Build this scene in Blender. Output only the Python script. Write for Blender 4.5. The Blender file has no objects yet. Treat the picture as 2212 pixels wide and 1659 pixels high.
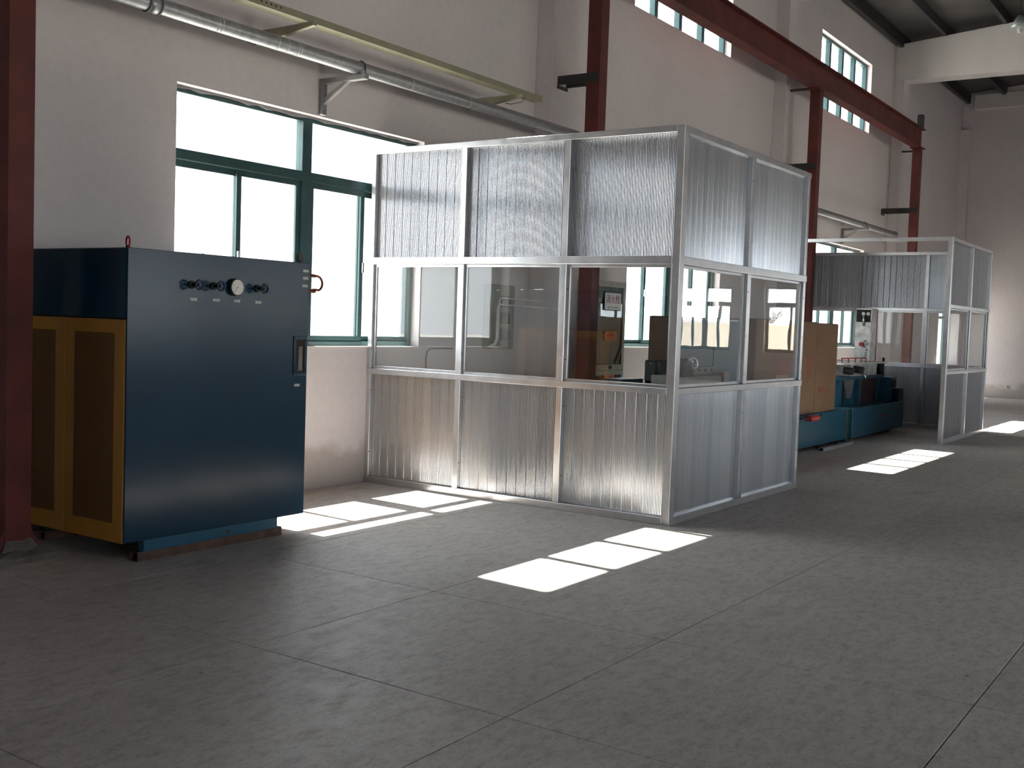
import bpy, bmesh, math, random
from mathutils import Vector, Matrix

sc = bpy.context.scene
COL = sc.collection
random.seed(7)

# ------------------------------------------------------------------ camera
YAW, PIT, ROLL, FPX, CAMH = .974054, -.0560756, .0345771, 2370.0, 1.6
fw = Vector((math.sin(YAW) * math.cos(PIT), math.cos(YAW) * math.cos(PIT), math.sin(PIT)))
rt = Vector((math.cos(YAW), -math.sin(YAW), 0))
up = rt.cross(fw)
r2 = rt * math.cos(ROLL) + up * math.sin(ROLL)
u2 = -rt * math.sin(ROLL) + up * math.cos(ROLL)
cam_d = bpy.data.cameras.new('camera')
cam_d.sensor_width = 36.0
cam_d.lens = FPX / 2212 * 36.0
cam_d.clip_start = .05
cam_d.clip_end = 500
cam = bpy.data.objects.new('camera', cam_d)
COL.objects.link(cam)
cam.matrix_world = Matrix(((r2.x, u2.x, -fw.x, 0), (r2.y, u2.y, -fw.y, 0), (r2.z, u2.z, -fw.z, CAMH), (0, 0, 0, 1)))
sc.camera = cam

# ------------------------------------------------------------------ sky, sun, exposure
W = bpy.data.worlds.new('hazy_sky')
sc.world = W
W.use_nodes = True
bg = W.node_tree.nodes['Background']
bg.inputs[0].default_value = (.90, .94, 1.0, 1)
bg.inputs[1].default_value = 4.2
sun_d = bpy.data.lights.new('sun', 'SUN')
sun_d.energy = 26.0
sun_d.angle = math.radians(.53)
sun_d.color = (1.0, .94, .85)
sun = bpy.data.objects.new('sun', sun_d)
COL.objects.link(sun)
SUND = Vector((-.035, -.545, -1.0)).normalized()
sun.rotation_euler = SUND.to_track_quat('-Z', 'Y').to_euler()
sun.location = (8, 30, 40)

vs = sc.view_settings
vs.view_transform = 'Standard'
vs.look = 'None'
vs.exposure = .95
vs.gamma = 1.0
vs.use_curve_mapping = False
cy = sc.cycles
cy.max_bounces = 14
cy.diffuse_bounces = 8
cy.glossy_bounces = 6
cy.transparent_max_bounces = 24
cy.sample_clamp_indirect = 6.0
cy.caustics_reflective = False
cy.caustics_refractive = False
cy.use_denoising = True


# ------------------------------------------------------------------ materials
def lin(r, g, b):
    def f(c):
        c /= 255.0
        return c / 12.92 if c <= .04045 else ((c + .055) / 1.055) ** 2.4
    return (f(r), f(g), f(b), 1)


MATS = {}


class NT:
    def __init__(s, name):
        s.m = bpy.data.materials.new(name)
        s.m.use_nodes = True
        s.t = s.m.node_tree
        s.n = s.t.nodes
        s.b = s.n['Principled BSDF']
        MATS[name] = s.m

    def add(s, kind, **kw):
        x = s.n.new('ShaderNode' + kind)
        for k, v in kw.items():
            setattr(x, k, v)
        return x

    def link(s, a, b):
        s.t.links.new(a, b)

    def noise(s, scale, detail=4, vec=None, rough=.5):
        x = s.add('TexNoise')
        x.inputs['Scale'].default_value = scale
        x.inputs['Detail'].default_value = detail
        x.inputs['Roughness'].default_value = rough
        if vec:
            s.link(vec, x.inputs['Vector'])
        return x

    def ramp(s, fac, stops):
        x = s.add('ValToRGB')
        e = x.color_ramp.elements
        while len(e) < len(stops):
            e.new(.5)
        for el, (p, c) in zip(e, stops):
            el.position = p
            el.color = c if len(c) == 4 else (*c, 1)
        s.link(fac, x.inputs[0])
        return x

    def mapping(s, src, scale):
        x = s.add('Mapping')
        x.inputs['Scale'].default_value = scale
        s.link(src, x.inputs['Vector'])
        return x.outputs[0]

    def bump(s, h, strength, dist=.01):
        x = s.add('Bump')
        x.inputs['Strength'].default_value = strength
        x.inputs['Distance'].default_value = dist
        s.link(h, x.inputs['Height'])
        s.link(x.outputs[0], s.b.inputs['Normal'])
        return x


def mix_rgb(nt, fac, a, b, blend='MIX'):
    x = nt.add('Mix', data_type='RGBA', blend_type=blend)
    for val, sock in ((fac, x.inputs[0]), (a, x.inputs[6]), (b, x.inputs[7])):
        if hasattr(val, 'is_linked'):
            nt.link(val, sock)
        else:
            sock.default_value = val
    return x.outputs[2]


def plain(name, col, rough=.5, metal=0.0, var=.12, scale=6.0, spec=.5, bump=0.0):
    """paint / metal with a little mottling and wear"""
    t = NT(name)
    g = t.add('NewGeometry')
    n = t.noise(scale, 5, g.outputs['Position'])
    c0 = tuple(max(0, c * (1 - var)) for c in col[:3]) + (1,)
    c1 = tuple(min(1, c * (1 + var)) for c in col[:3]) + (1,)
    r = t.ramp(n.outputs[0], [(.3, c0), (.7, c1)])
    t.link(r.outputs[0], t.b.inputs['Base Color'])
    t.b.inputs['Roughness'].default_value = rough
    t.b.inputs['Metallic'].default_value = metal
    t.b.inputs['Specular IOR Level'].default_value = spec
    if bump:
        n2 = t.noise(scale * 12, 4, g.outputs['Position'])
        t.bump(n2.outputs[0], bump, .004)
    return t.m


# white plaster
t = NT('plaster')
g = t.add('NewGeometry')
n1 = t.noise(.8, 4, g.outputs['Position'])
r1 = t.ramp(n1.outputs[0], [(.25, (.67, .62, .635)), (.75, (.75, .70, .71))])
n2 = t.noise(14, 5, g.outputs['Position'])
r2_ = t.ramp(n2.outputs[0], [(.35, (.95, .95, .95)), (.65, (1, 1, 1))])
c = mix_rgb(t, 1.0, r1.outputs[0], r2_.outputs[0], 'MULTIPLY')
# scuffed, damp-stained foot of the wall
sp = t.add('SeparateXYZ')
t.link(g.outputs['Position'], sp.inputs[0])
n3 = t.noise(2.2, 6, g.outputs['Position'])
ad = t.add('Math', operation='MULTIPLY_ADD')
t.link(n3.outputs[0], ad.inputs[0])
ad.inputs[1].default_value = -.55
t.link(sp.outputs[2], ad.inputs[2])
r3 = t.ramp(ad.outputs[0], [(0.0, (.72, .70, .66)), (.12, (1, 1, 1))])
c = mix_rgb(t, 1.0, c, r3.outputs[0], 'MULTIPLY')
t.link(c, t.b.inputs['Base Color'])
t.b.inputs['Roughness'].default_value = .85
t.bump(n2.outputs[0], .12, .004)

# concrete floor slabs
t = NT('concrete_floor')
g = t.add('NewGeometry')
P = g.outputs['Position']
n1 = t.noise(.7, 6, P, .6)
r1 = t.ramp(n1.outputs[0], [(.3, (.56, .515, .485)), (.7, (.69, .64, .60))])
ms = t.mapping(P, (1.6, 3.0, 1))
n2 = t.noise(4.5, 10, ms, .72)
r2_ = t.ramp(n2.outputs[0], [(.34, (.78, .77, .76)), (.53, (1, 1, 1)), (.75, (1.0, 1.0, .99))])
c = mix_rgb(t, 1.0, r1.outputs[0], r2_.outputs[0], 'MULTIPLY')
n3 = t.noise(55, 3, P, .6)
r3 = t.ramp(n3.outputs[0], [(.30, (.50, .49, .48)), (.44, (1, 1, 1))])
c = mix_rgb(t, .65, c, r3.outputs[0], 'MULTIPLY')
vo = t.add('TexVoronoi')
vo.inputs['Scale'].default_value = 2.6
t.link(P, vo.inputs['Vector'])
r4 = t.ramp(vo.outputs['Distance'], [(.018, (.25, .24, .23)), (.035, (1, 1, 1))])
c = mix_rgb(t, .8, c, r4.outputs[0], 'MULTIPLY')
n5 = t.noise(.9, 3, t.mapping(P, (1, 1.7, 1)), .5)
r5 = t.ramp(n5.outputs[0], [(.23, (.66, .65, .63)), (.36, (1, 1, 1))])
c = mix_rgb(t, 1.0, c, r5.outputs[0], 'MULTIPLY')
n7 = t.noise(16, 4, t.mapping(P, (1, 1.8, 1)), .6)
r7 = t.ramp(n7.outputs[0], [(.36, (.66, .64, .63)), (.49, (1, 1, 1))])
c = mix_rgb(t, .42, c, r7.outputs[0], 'MULTIPLY')
oi = t.add('ObjectInfo')
r6 = t.ramp(oi.outputs['Random'], [(0, (.95, .95, .95)), (1, (1.03, 1.03, 1.03))])
c = mix_rgb(t, 1.0, c, r6.outputs[0], 'MULTIPLY')
t.link(c, t.b.inputs['Base Color'])
rr = t.ramp(n2.outputs[0], [(.3, (.62, .62, .62)), (.7, (.42, .42, .42))])
t.link(rr.outputs[0], t.b.inputs['Roughness'])
t.b.inputs['Specular IOR Level'].default_value = .4
t.bump(n3.outputs[0], .08, .003)

plain('joint_filler', (.17, .16, .15, 1), .9)
plain('yard_concrete', (.52, .50, .46, 1), .9, var=.15, scale=.7)

# ribbed aluminium boards: brushed along their length, each board its own tone
t = NT('aluminium_board')
tc = t.add('TexCoord')
ms = t.mapping(tc.outputs['Object'], (160, 160, 1.5))
n1 = t.noise(1.0, 3, ms)
oi = t.add('ObjectInfo')
r1 = t.ramp(oi.outputs['Random'], [(0, (.47, .495, .54)), (.5, (.53, .55, .59)), (1, (.58, .59, .615))])
r2_ = t.ramp(n1.outputs[0], [(.3, (.86, .86, .86)), (.7, (1, 1, 1))])
c = mix_rgb(t, 1.0, r1.outputs[0], r2_.outputs[0], 'MULTIPLY')
t.link(c, t.b.inputs['Base Color'])
t.b.inputs['Metallic'].default_value = .8
rr = t.ramp(n1.outputs[0], [(.3, (.17, .17, .17)), (.7, (.27, .27, .27))])
t.link(rr.outputs[0], t.b.inputs['Roughness'])
t.bump(n1.outputs[0], .12, .002)

# smooth aluminium profile
t = NT('aluminium_profile')
tc = t.add('NewGeometry')
n1 = t.noise(9, 5, tc.outputs['Position'])
r1 = t.ramp(n1.outputs[0], [(.3, (.58, .595, .63)), (.7, (.68, .69, .71))])
t.link(r1.outputs[0], t.b.inputs['Base Color'])
t.b.inputs['Metallic'].default_value = .9
rr = t.ramp(n1.outputs[0], [(.3, (.28, .28, .28)), (.7, (.36, .36, .36))])
t.link(rr.outputs[0], t.b.inputs['Roughness'])


def glass(name, tint, ior=1.52, dust=0.0):
    t = NT(name)
    t.n.remove(t.b)
    out = t.n['Material Output']
    geo = t.add('NewGeometry')
    m = t.add('Math', operation='MULTIPLY_ADD')
    t.link(geo.outputs['Backfacing'], m.inputs[0])
    m.inputs[1].default_value = 1 / ior - ior
    m.inputs[2].default_value = ior
    fr = t.add('Fresnel')
    t.link(m.outputs[0], fr.inputs['IOR'])
    n = t.noise(1.3, 2, geo.outputs['Position'])
    bp = t.add('Bump')
    bp.inputs['Strength'].default_value = .05
    bp.inputs['Distance'].default_value = .02
    t.link(n.outputs[0], bp.inputs['Height'])
    tr = t.add('BsdfTransparent')
    tr.inputs[0].default_value = tint
    gl = t.add('BsdfGlossy')
    gl.inputs['Roughness'].default_value = .0
    t.link(bp.outputs[0], gl.inputs['Normal'])
    mx = t.add('MixShader')
    t.link(fr.outputs[0], mx.inputs[0])
    t.link(tr.outputs[0], mx.inputs[1])
    t.link(gl.outputs[0], mx.inputs[2])
    if dust:
        df = t.add('BsdfDiffuse')
        df.inputs[0].default_value = (.80, .80, .82, 1)
        tl = t.add('BsdfTranslucent')
        tl.inputs[0].default_value = (.80, .80, .82, 1)
        m1 = t.add('MixShader')
        m1.inputs[0].default_value = .35
        t.link(df.outputs[0], m1.inputs[1])
        t.link(tl.outputs[0], m1.inputs[2])
        n4 = t.noise(2.0, 5, geo.outputs['Position'])
        r4 = t.ramp(n4.outputs[0], [(.3, (dust * .7,) * 3), (.7, (dust * 1.3,) * 3)])
        m2 = t.add('MixShader')
        t.link(r4.outputs[0], m2.inputs[0])
        t.link(mx.outputs[0], m2.inputs[1])
        t.link(m1.outputs[0], m2.inputs[2])
        mx = m2
    t.link(mx.outputs[0], out.inputs['Surface'])
    return t.m


glass('booth_glass', (.97, .98, .975, 1), dust=.052)
glass('clean_glass', (.97, .98, .975, 1))
glass('window_glass', (.96, .98, .975, 1))

plain('teal_frame', (.022, .070, .075, 1), .45, var=.2)
plain('oxide_steel', (.115, .020, .016, 1), .6, var=.35, scale=3.0, bump=.1)
plain('dark_steel', (.03, .028, .028, 1), .6, var=.3)
plain('galvanised', (.40, .41, .43, 1), .42, .75, var=.15, scale=20)
plain('grey_bracket', (.24, .23, .24, 1), .6, .2, var=.15)
plain('olive_tray', (.30, .285, .20, 1), .55, .15, var=.12, scale=4)
plain('grout_mortar', (.13, .11, .105, 1), .9, var=.3, scale=14)
plain('steel_bright', (.50, .49, .48, 1), .38, .35, var=.3, scale=9)
plain('white_mark', (.75, .75, .72, 1), .7)
plain('machine_blue', (.001, .028, .060, 1), .20, var=.10, scale=2.0, spec=.30)
plain('machine_blue_light', (.016, .085, .140, 1), .34, var=.12, scale=2.0, spec=.3)
plain('machine_green', (.012, .06, .05, 1), .4)
plain('rust_tube', (.10, .06, .045, 1), .7, .3, var=.4, scale=12)
plain('black_rubber', (.012, .012, .013, 1), .6)
plain('navy_knob', (.012, .022, .08, 1), .35)
plain('white_face', (.80, .79, .72, 1), .4, var=.03)
plain('label_white', (.62, .60, .60, 1), .5, var=.15, scale=60)
plain('copper', (.20, .075, .04, 1), .4, .6, var=.25, scale=30)
plain('chrome', (.75, .75, .76, 1), .14, 1.0, var=.05)
plain('steel_sheet', (.42, .41, .40, 1), .34, .85, var=.35, scale=9)
plain('red_paint', (.42, .025, .02, 1), .4, var=.15)
plain('maroon_dark', (.035, .008, .008, 1), .7)
plain('grey_green_box', (.20, .20, .165, 1), .5)
plain('cabinet_grey', (.36, .36, .33, 1), .45, .3)
plain('beige_bed', (.30, .285, .26, 1), .5, .2)
plain('dark_iron', (.022, .02, .02, 1), .5, .4)
plain('orange_label', (.75, .26, .07, 1), .5, var=.04)
plain('sign_white', (.85, .84, .82, 1), .4, var=.02)
plain('sign_red', (.22, .012, .03, 1), .5)
plain('text_red', (.55, .05, .02, 1), .5)
plain('text_grey', (.30, .30, .28, 1), .6)
plain('brown_board', (.085, .048, .026, 1), .7, var=.15)
plain('wood_handle', (.48, .30, .15, 1), .6)
plain('pale_building', (.72, .71, .69, 1), .9, var=.06, scale=.5)
plain('far_window', (.20, .23, .26, 1), .3)
plain('yard_wall', (.70, .62, .52, 1), .9, var=.08, scale=.6)
plain('bark', (.16, .13, .11, 1), .9, var=.3)
plain('roof_sheet', (.085, .08, .078, 1), .55, .2, var=.25, scale=1.2, bump=.1)
plain('purlin_steel', (.035, .035, .038, 1), .5, .3, var=.2)
plain('concrete_paint', (.70, .665, .66, 1), .85, var=.05, scale=2)
plain('lamp_shade', (.55, .62, .60, 1), .3, .3)
plain('inner_dark', (.02, .018, .018, 1), .8)

# corrugated cardboard with printed red block
t = NT('cardboard')
g = t.add('NewGeometry')
n1 = t.noise(2.5, 5, g.outputs['Position'])
r1 = t.ramp(n1.outputs[0], [(.3, (.165, .098, .056)), (.7, (.205, .124, .072))])
n2 = t.noise(1.0, 2, t.mapping(g.outputs['Position'], (90, 90, 2)))
r2_ = t.ramp(n2.outputs[0], [(.3, (.93, .93, .93)), (.7, (1, 1, 1))])
c = mix_rgb(t, 1.0, r1.outputs[0], r2_.outputs[0], 'MULTIPLY')
t.link(c, t.b.inputs['Base Color'])
t.b.inputs['Roughness'].default_value = .75
plain('carton_print', (.20, .072, .048, 1), .75, var=.25, scale=5)
plain('carton_ink', (.55, .45, .36, 1), .75)

# perforated ochre sheet: dark round holes in a staggered grid
t = NT('ochre_perforated')
tc = t.add('TexCoord')
sp = t.add('SeparateXYZ')
t.link(tc.outputs['Object'], sp.inputs[0])


def hole_layer(t, sp, off):
    s_ = .016

    def frac(o, k):
        a = t.add('Math', operation='MULTIPLY_ADD')
        t.link(o, a.inputs[0])
        a.inputs[1].default_value = 1 / s_
        a.inputs[2].default_value = k + 200
        f = t.add('Math', operation='FRACT')
        t.link(a.outputs[0], f.inputs[0])
        b = t.add('Math', operation='SUBTRACT')
        t.link(f.outputs[0], b.inputs[0])
        b.inputs[1].default_value = .5
        return b.outputs[0]
    cb = t.add('CombineXYZ')
    t.link(frac(sp.outputs[1], off), cb.inputs[0])
    t.link(frac(sp.outputs[2], off), cb.inputs[1])
    ln = t.add('VectorMath', operation='LENGTH')
    t.link(cb.outputs[0], ln.inputs[0])
    lt = t.add('Math', operation='LESS_THAN')
    t.link(ln.outputs['Value'], lt.inputs[0])
    lt.inputs[1].default_value = .33
    return lt.outputs[0]


mxm = t.add('Math', operation='MAXIMUM')
t.link(hole_layer(t, sp, 0), mxm.inputs[0])
t.link(hole_layer(t, sp, .5), mxm.inputs[1])
c = mix_rgb(t, mxm.outputs[0], (.40, .19, .03, 1), (.02, .012, .006, 1))
t.link(c, t.b.inputs['Base Color'])
t.b.inputs['Roughness'].default_value = .45
plain('ochre_paint', (.42, .20, .032, 1), .42, var=.06)


# ------------------------------------------------------------------ mesh helpers
class MB:
    def __init__(s):
        s.bm = bmesh.new()

    def box(s, x0, x1, y0, y1, z0, z1):
        v = [s.bm.verts.new(p) for p in ((x0, y0, z0), (x1, y0, z0), (x1, y1, z0), (x0, y1, z0),
                                        (x0, y0, z1), (x1, y0, z1), (x1, y1, z1), (x0, y1, z1))]
        for f in ((3, 2, 1, 0), (4, 5, 6, 7), (0, 1, 5, 4), (1, 2, 6, 5), (2, 3, 7, 6), (3, 0, 4, 7)):
            s.bm.faces.new([v[i] for i in f])
        return s

    def prism(s, pts, d):
        """closed polygon (list of 3D points) swept by vector d"""
        d = Vector(d)
        a = [s.bm.verts.new(p) for p in pts]
        b = [s.bm.verts.new(Vector(p) + d) for p in pts]
        n = len(pts)
        s.bm.faces.new(a[::-1])
        s.bm.faces.new(b)
        for i in range(n):
            s.bm.faces.new((a[i], a[(i + 1) % n], b[(i + 1) % n], b[i]))
        return s

    def cyl(s, p0, p1, r, r1=None, seg=16):
        p0, p1 = Vector(p0), Vector(p1)
        r1 = r if r1 is None else r1
        ax = (p1 - p0).normalized()
        a = ax.orthogonal().normalized()
        b = ax.cross(a)
        A, B = [], []
        for i in range(seg):
            t_ = 2 * math.pi * i / seg
            o = a * math.cos(t_) + b * math.sin(t_)
            A.append(s.bm.verts.new(p0 + o * r))
            B.append(s.bm.verts.new(p1 + o * r1))
        s.bm.faces.new(A[::-1])
        s.bm.faces.new(B)
        for i in range(seg):
            f = s.bm.faces.new((A[i], A[(i + 1) % seg], B[(i + 1) % seg], B[i]))
            f.smooth = True
        return s

    def tube(s, pts, r, seg=10, closed=False):
        pts = [Vector(p) for p in pts]
        n = len(pts)
        rings = []
        prev = None
        rs = r if isinstance(r, (list, tuple)) else [r] * n
        for i, p in enumerate(pts):
            if closed:
                d = (pts[(i + 1) % n] - pts[i - 1]).normalized()
            else:
                d = (pts[min(i + 1, n - 1)] - pts[max(i - 1, 0)]).normalized()
            if prev is None:
                a = d.orthogonal().normalized()
            else:
                a = (prev - d * prev.dot(d)).normalized()
            prev = a
            b = d.cross(a)
            rings.append([s.bm.verts.new(p + (a * math.cos(2 * math.pi * k / seg) + b * math.sin(2 * math.pi * k / seg)) * rs[i])
                          for k in range(seg)])
        m = n if closed else n - 1
        for i in range(m):
            A, B = rings[i], rings[(i + 1) % n]
            off = 0
            if closed and i == n - 1:
                off = min(range(seg), key=lambda o: sum((A[k].co - B[(k + o) % seg].co).length for k in range(seg)))
            for k in range(seg):
                f = s.bm.faces.new((A[k], A[(k + 1) % seg], B[(k + 1 + off) % seg], B[(k + off) % seg]))
                f.smooth = True
        if not closed:
            s.bm.faces.new(rings[0][::-1])
            s.bm.faces.new(rings[-1])
        return s

    def build(s, name, mat, parent=None, bevel=0.0, at=None):
        """verts are in world space; stored relative to the parent's (or own) base point"""
        bmesh.ops.recalc_face_normals(s.bm, faces=s.bm.faces)
        if bevel:
            bmesh.ops.bevel(s.bm, geom=[e for e in s.bm.edges if e.calc_face_angle(0) > .6], offset=bevel,
                            segments=1, affect='EDGES', clamp_overlap=True)
        base = wloc(parent) if parent else (Vector(at) if at is not None else Vector())
        for v in s.bm.verts:
            v.co -= base
        me = bpy.data.meshes.new(name)
        s.bm.to_mesh(me)
        s.bm.free()
        me.materials.append(MATS[mat])
        o = bpy.data.objects.new(name, me)
        COL.objects.link(o)
        if parent:
            o.parent = parent
        elif at is not None:
            o.location = at
        return o


def wloc(o):
    v = Vector(o.location)
    while o.parent:
        o = o.parent
        v = v + Vector(o.location)
    return v


def tag(o, label=None, cat=None, group=None, kind=None):
    for k, v in (('label', label), ('category', cat), ('group', group), ('kind', kind)):
        if v:
            o[k] = v
    return o


def empty(name, loc, label=None, cat=None, group=None, kind=None, parent=None):
    o = bpy.data.objects.new(name, None)
    COL.objects.link(o)
    o.location = loc
    o.empty_display_size = .1
    if parent:
        o.parent = parent
        o.location = Vector(loc) - wloc(parent)
    return tag(o, label, cat, group, kind)


def bx(name, x0, x1, y0, y1, z0, z1, mat, parent=None, bevel=0.0):
    return MB().box(x0, x1, y0, y1, z0, z1).build(name, mat, parent, bevel)


def copy_tree(o, parent=None, loc=None):
    c_ = o.copy()
    COL.objects.link(c_)
    c_.parent = parent
    if loc is not None:
        c_.location = loc
    for ch in list(o.children):
        copy_tree(ch, c_)
    return c_


def text(name, body, size, loc, mat, parent, depth=.001, stretch=1.0):
    """lettering on a -Y facing surface; loc is its centre"""
    cu = bpy.data.curves.new(name, 'FONT')
    cu.body = body
    cu.size = size
    cu.extrude = depth
    cu.align_x = 'CENTER'
    cu.align_y = 'CENTER'
    tmp = bpy.data.objects.new(name, cu)
    COL.objects.link(tmp)
    dg = bpy.context.evaluated_depsgraph_get()
    me = bpy.data.meshes.new_from_object(tmp.evaluated_get(dg))
    bpy.data.objects.remove(tmp)
    me.materials.clear()
    me.materials.append(MATS[mat])
    me.transform(Matrix.Diagonal((stretch, 1, 1, 1)))
    me.transform(Matrix.Rotation(math.pi / 2, 4, 'X'))
    o = bpy.data.objects.new(name, me)
    COL.objects.link(o)
    o.parent = parent
    o.location = Vector(loc) - wloc(parent)
    return o


def wall_mesh(name, axis, a0, a1, z0, z1, n0, n1, holes, mat):
    """wall along X (axis 0) or Y (axis 1), between n0 and n1 across; holes = (a0,a1,z0,z1)"""
    A = sorted({a0, a1, *[h[0] for h in holes], *[h[1] for h in holes]})
    Z = sorted({z0, z1, *[h[2] for h in holes], *[h[3] for h in holes]})
    bm = bmesh.new()
    vc = {}

    def V(a, n, z):
        k = (round(a, 4), round(n, 4), round(z, 4))
        if k not in vc:
            vc[k] = bm.verts.new((a, n, z) if axis == 0 else (n, a, z))
        return vc[k]

    def solid(i, j):
        if i < 0 or j < 0 or i >= len(A) - 1 or j >= len(Z) - 1:
            return False
        ca, cz = (A[i] + A[i + 1]) / 2, (Z[j] + Z[j + 1]) / 2
        return not any(h[0] < ca < h[1] and h[2] < cz < h[3] for h in holes)
    for i in range(len(A) - 1):
        for j in range(len(Z) - 1):
            if not solid(i, j):
                continue
            p, q, u, v = A[i], A[i + 1], Z[j], Z[j + 1]
            bm.faces.new((V(p, n0, u), V(q, n0, u), V(q, n0, v), V(p, n0, v)))
            bm.faces.new((V(p, n1, v), V(q, n1, v), V(q, n1, u), V(p, n1, u)))
            if not solid(i - 1, j):
                bm.faces.new((V(p, n0, u), V(p, n0, v), V(p, n1, v), V(p, n1, u)))
            if not solid(i + 1, j):
                bm.faces.new((V(q, n0, v), V(q, n0, u), V(q, n1, u), V(q, n1, v)))
            if not solid(i, j - 1):
                bm.faces.new((V(q, n0, u), V(p, n0, u), V(p, n1, u), V(q, n1, u)))
            if not solid(i, j + 1):
                bm.faces.new((V(p, n0, v), V(q, n0, v), V(q, n1, v), V(p, n1, v)))
    bmesh.ops.recalc_face_normals(bm, faces=bm.faces)
    me = bpy.data.meshes.new(name)
    bm.to_mesh(me)
    bm.free()
    me.materials.append(MATS[mat])
    o = bpy.data.objects.new(name, me)
    COL.objects.link(o)
    o['kind'] = 'structure'
    return o


# ------------------------------------------------------------------ the hall
YW = 7.15          # inner face of the window wall
YO = 7.40          # its outer face
XE = 32.25         # far end wall
XB = -15.0         # wall behind the camera
YS = -8.06        # opposite long wall
ZW = 8.25

low = [(5.70, 8.79, 1.31, 3.40), (13.20, 16.29, 1.31, 3.40), (20.70, 23.79, 1.31, 3.40), (30.72, 31.98, .82, 2.45)]
high = [(5.70, 8.90, 5.87, 7.31), (13.13, 16.33, 5.87, 7.31), (20.50, 23.70, 5.87, 7.31)]
opp = [(5.70, 8.79, 1.0, 3.2), (13.20, 16.29, 1.0, 3.2), (17.30, 20.39, 1.0, 3.2)]  # unseen windows, invented and placed for the light and reflections they give
added_door_hole = (-2.6, .8, -.16, 3.3)     # invented open roller door, out of view, added to brighten the near floor
opp_hi = [(-1.8, 1.4, 5.87, 7.31)]  # unseen clerestory window, added to light the area near the camera
endw = [(-4.8, -1.7, .95, 2.95), (-7.75, -5.9, .95, 2.95)]

floor = bx('floor', XB - .3, XE + .3, YS - .3, YO, -.16, -.008, 'joint_filler')
floor['kind'] = 'structure'
# cast slabs with recessed joints
slab_me = {}
for i in range(25):
    for j in range(10):
        x0 = -3.53 + i * 1.4312
        y0 = YS + j * 1.5
        y1 = y0 + 1.5 if j < 9 else YW
        key = j == 9
        if key not in slab_me:
            m_ = MB().box(.0025, 1.4287, .0025, y1 - y0 - (.0025 if j < 9 else 0), -.0078, 0)
            o = m_.build('slab', 'concrete_floor', None, .0022)
            slab_me[key] = o.data
        else:
            o = bpy.data.objects.new('slab', slab_me[key])
            COL.objects.link(o)
        o.parent = floor
        o.location = (x0, y0, 0)

ps = bx('slab', XB, -3.53, YS, YW, -.0078, 0, 'concrete_floor')
ps.parent = floor

wall_left = wall_mesh('wall_left', 0, XB, XE, -.16, ZW, YW, YO, low + high, 'plaster')
wall_right = wall_mesh('wall_right', 0, XB, XE, -.16, ZW, YS - .25, YS, opp + opp_hi + [added_door_hole], 'plaster')
wall_far = wall_mesh('wall_far', 1, YS - .25, YO, -.16, 9.2, XE, XE + .25, endw, 'plaster')
wall_back = wall_mesh('wall_back', 1, YS - .25, YO, -.16, 9.2, XB - .25, XB, [], 'plaster')

PIL = [(3.42, 3.87), (10.80, 11.25), (18.20, 18.62), (25.40, 25.85)]
for a, b in PIL:
    bx('pilaster', a, b, 6.925, YW, 0, 7.30, 'plaster', wall_left, .006)
bx('pilaster', 32.0, XE, 6.90, YW, 0, 7.30, 'plaster', wall_left, .006)
for a, b in PIL[:]:
    bx('pilaster', a, b, YS, YS + .225, 0, 7.30, 'plaster', wall_right, .006)
# relief beam on the far end wall
bx('tie_beam', XE - .12, XE, YS, 6.85, 7.85, 8.25, 'plaster', wall_far, .006)

# roof: insulated sheet on purlins, concrete beams across the hall
YR = (YW + YS) / 2
ZR = 9.0
rb = MB()
rb.prism([(XB - .3, YO + .3, 8.25), (XB - .3, YR, ZR), (XB - .3, YS - .5, 8.25), (XB - .3, YS - .5, 8.33), (XB - .3, YR, ZR + .08), (XB - .3, YO + .3, 8.33)],
         (XE - XB + .6, 0, 0))
ceiling = rb.build('ceiling', 'roof_sheet')
ceiling['kind'] = 'structure'


def roof_z(y):
    return 8.25 + (ZR - 8.25) * (1 - abs(y - YR) / (YO + .3 - YR))


for k, y in enumerate([7.02, 6.10, 4.88, 3.66, 2.44, 1.22, 0.0, -1.22, -2.6, -4, -5.4, -6.8, -8.2, -9.6, -10.8]):
    z = roof_z(y) - .012
    d = .26 if k == 0 else .2
    m_ = MB()
    m_.prism([(XB, y - .045, z - d), (XB, y + .045, z - d), (XB, y + .045, z - d + .015), (XB, y - .03, z - d + .015),
              (XB, y - .03, z - .015), (XB, y + .045, z - .015), (XB, y + .045, z), (XB, y - .045, z)], (XE - XB, 0, 0))
    m_.build('purlin', 'purlin_steel', ceiling)
for a, b in PIL:
    m_ = MB()
    y1, y0 = YW - .002, YS + .002
    m_.prism([(a, y1, 7.30), (a, y1, roof_z(y1) - .2), (a, YR, ZR - .2), (a, y0, roof_z(y0) - .2), (a, y0, 7.30)], (b - a, 0, 0))
    m_.build('concrete_beam', 'concrete_paint', ceiling, .006)


# ------------------------------------------------------------------ windows
def ring(mb, ax, a0, a1, z0, z1, n0, n1, w):
    """rectangular frame of four bars lying in a wall along ax"""
    for p in ((a0, a1, z0, z0 + w), (a0, a1, z1 - w, z1), (a0, a0 + w, z0 + w, z1 - w), (a1 - w, a1, z0 + w, z1 - w)):
        if ax == 0:
            mb.box(p[0], p[1], n0, n1, p[2], p[3])
        else:
            mb.box(n0, n1, p[0], p[1], p[2], p[3])
    return mb


def bar(name, ax, a0, a1, z0, z1, n0, n1, mat, parent, bevel=.003):
    if ax == 0:
        return bx(name, a0, a1, n0, n1, z0, z1, mat, parent, bevel)
    return bx(name, n0, n1, a0, a1, z0, z1, mat, parent, bevel)


WN = [0]


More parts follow.
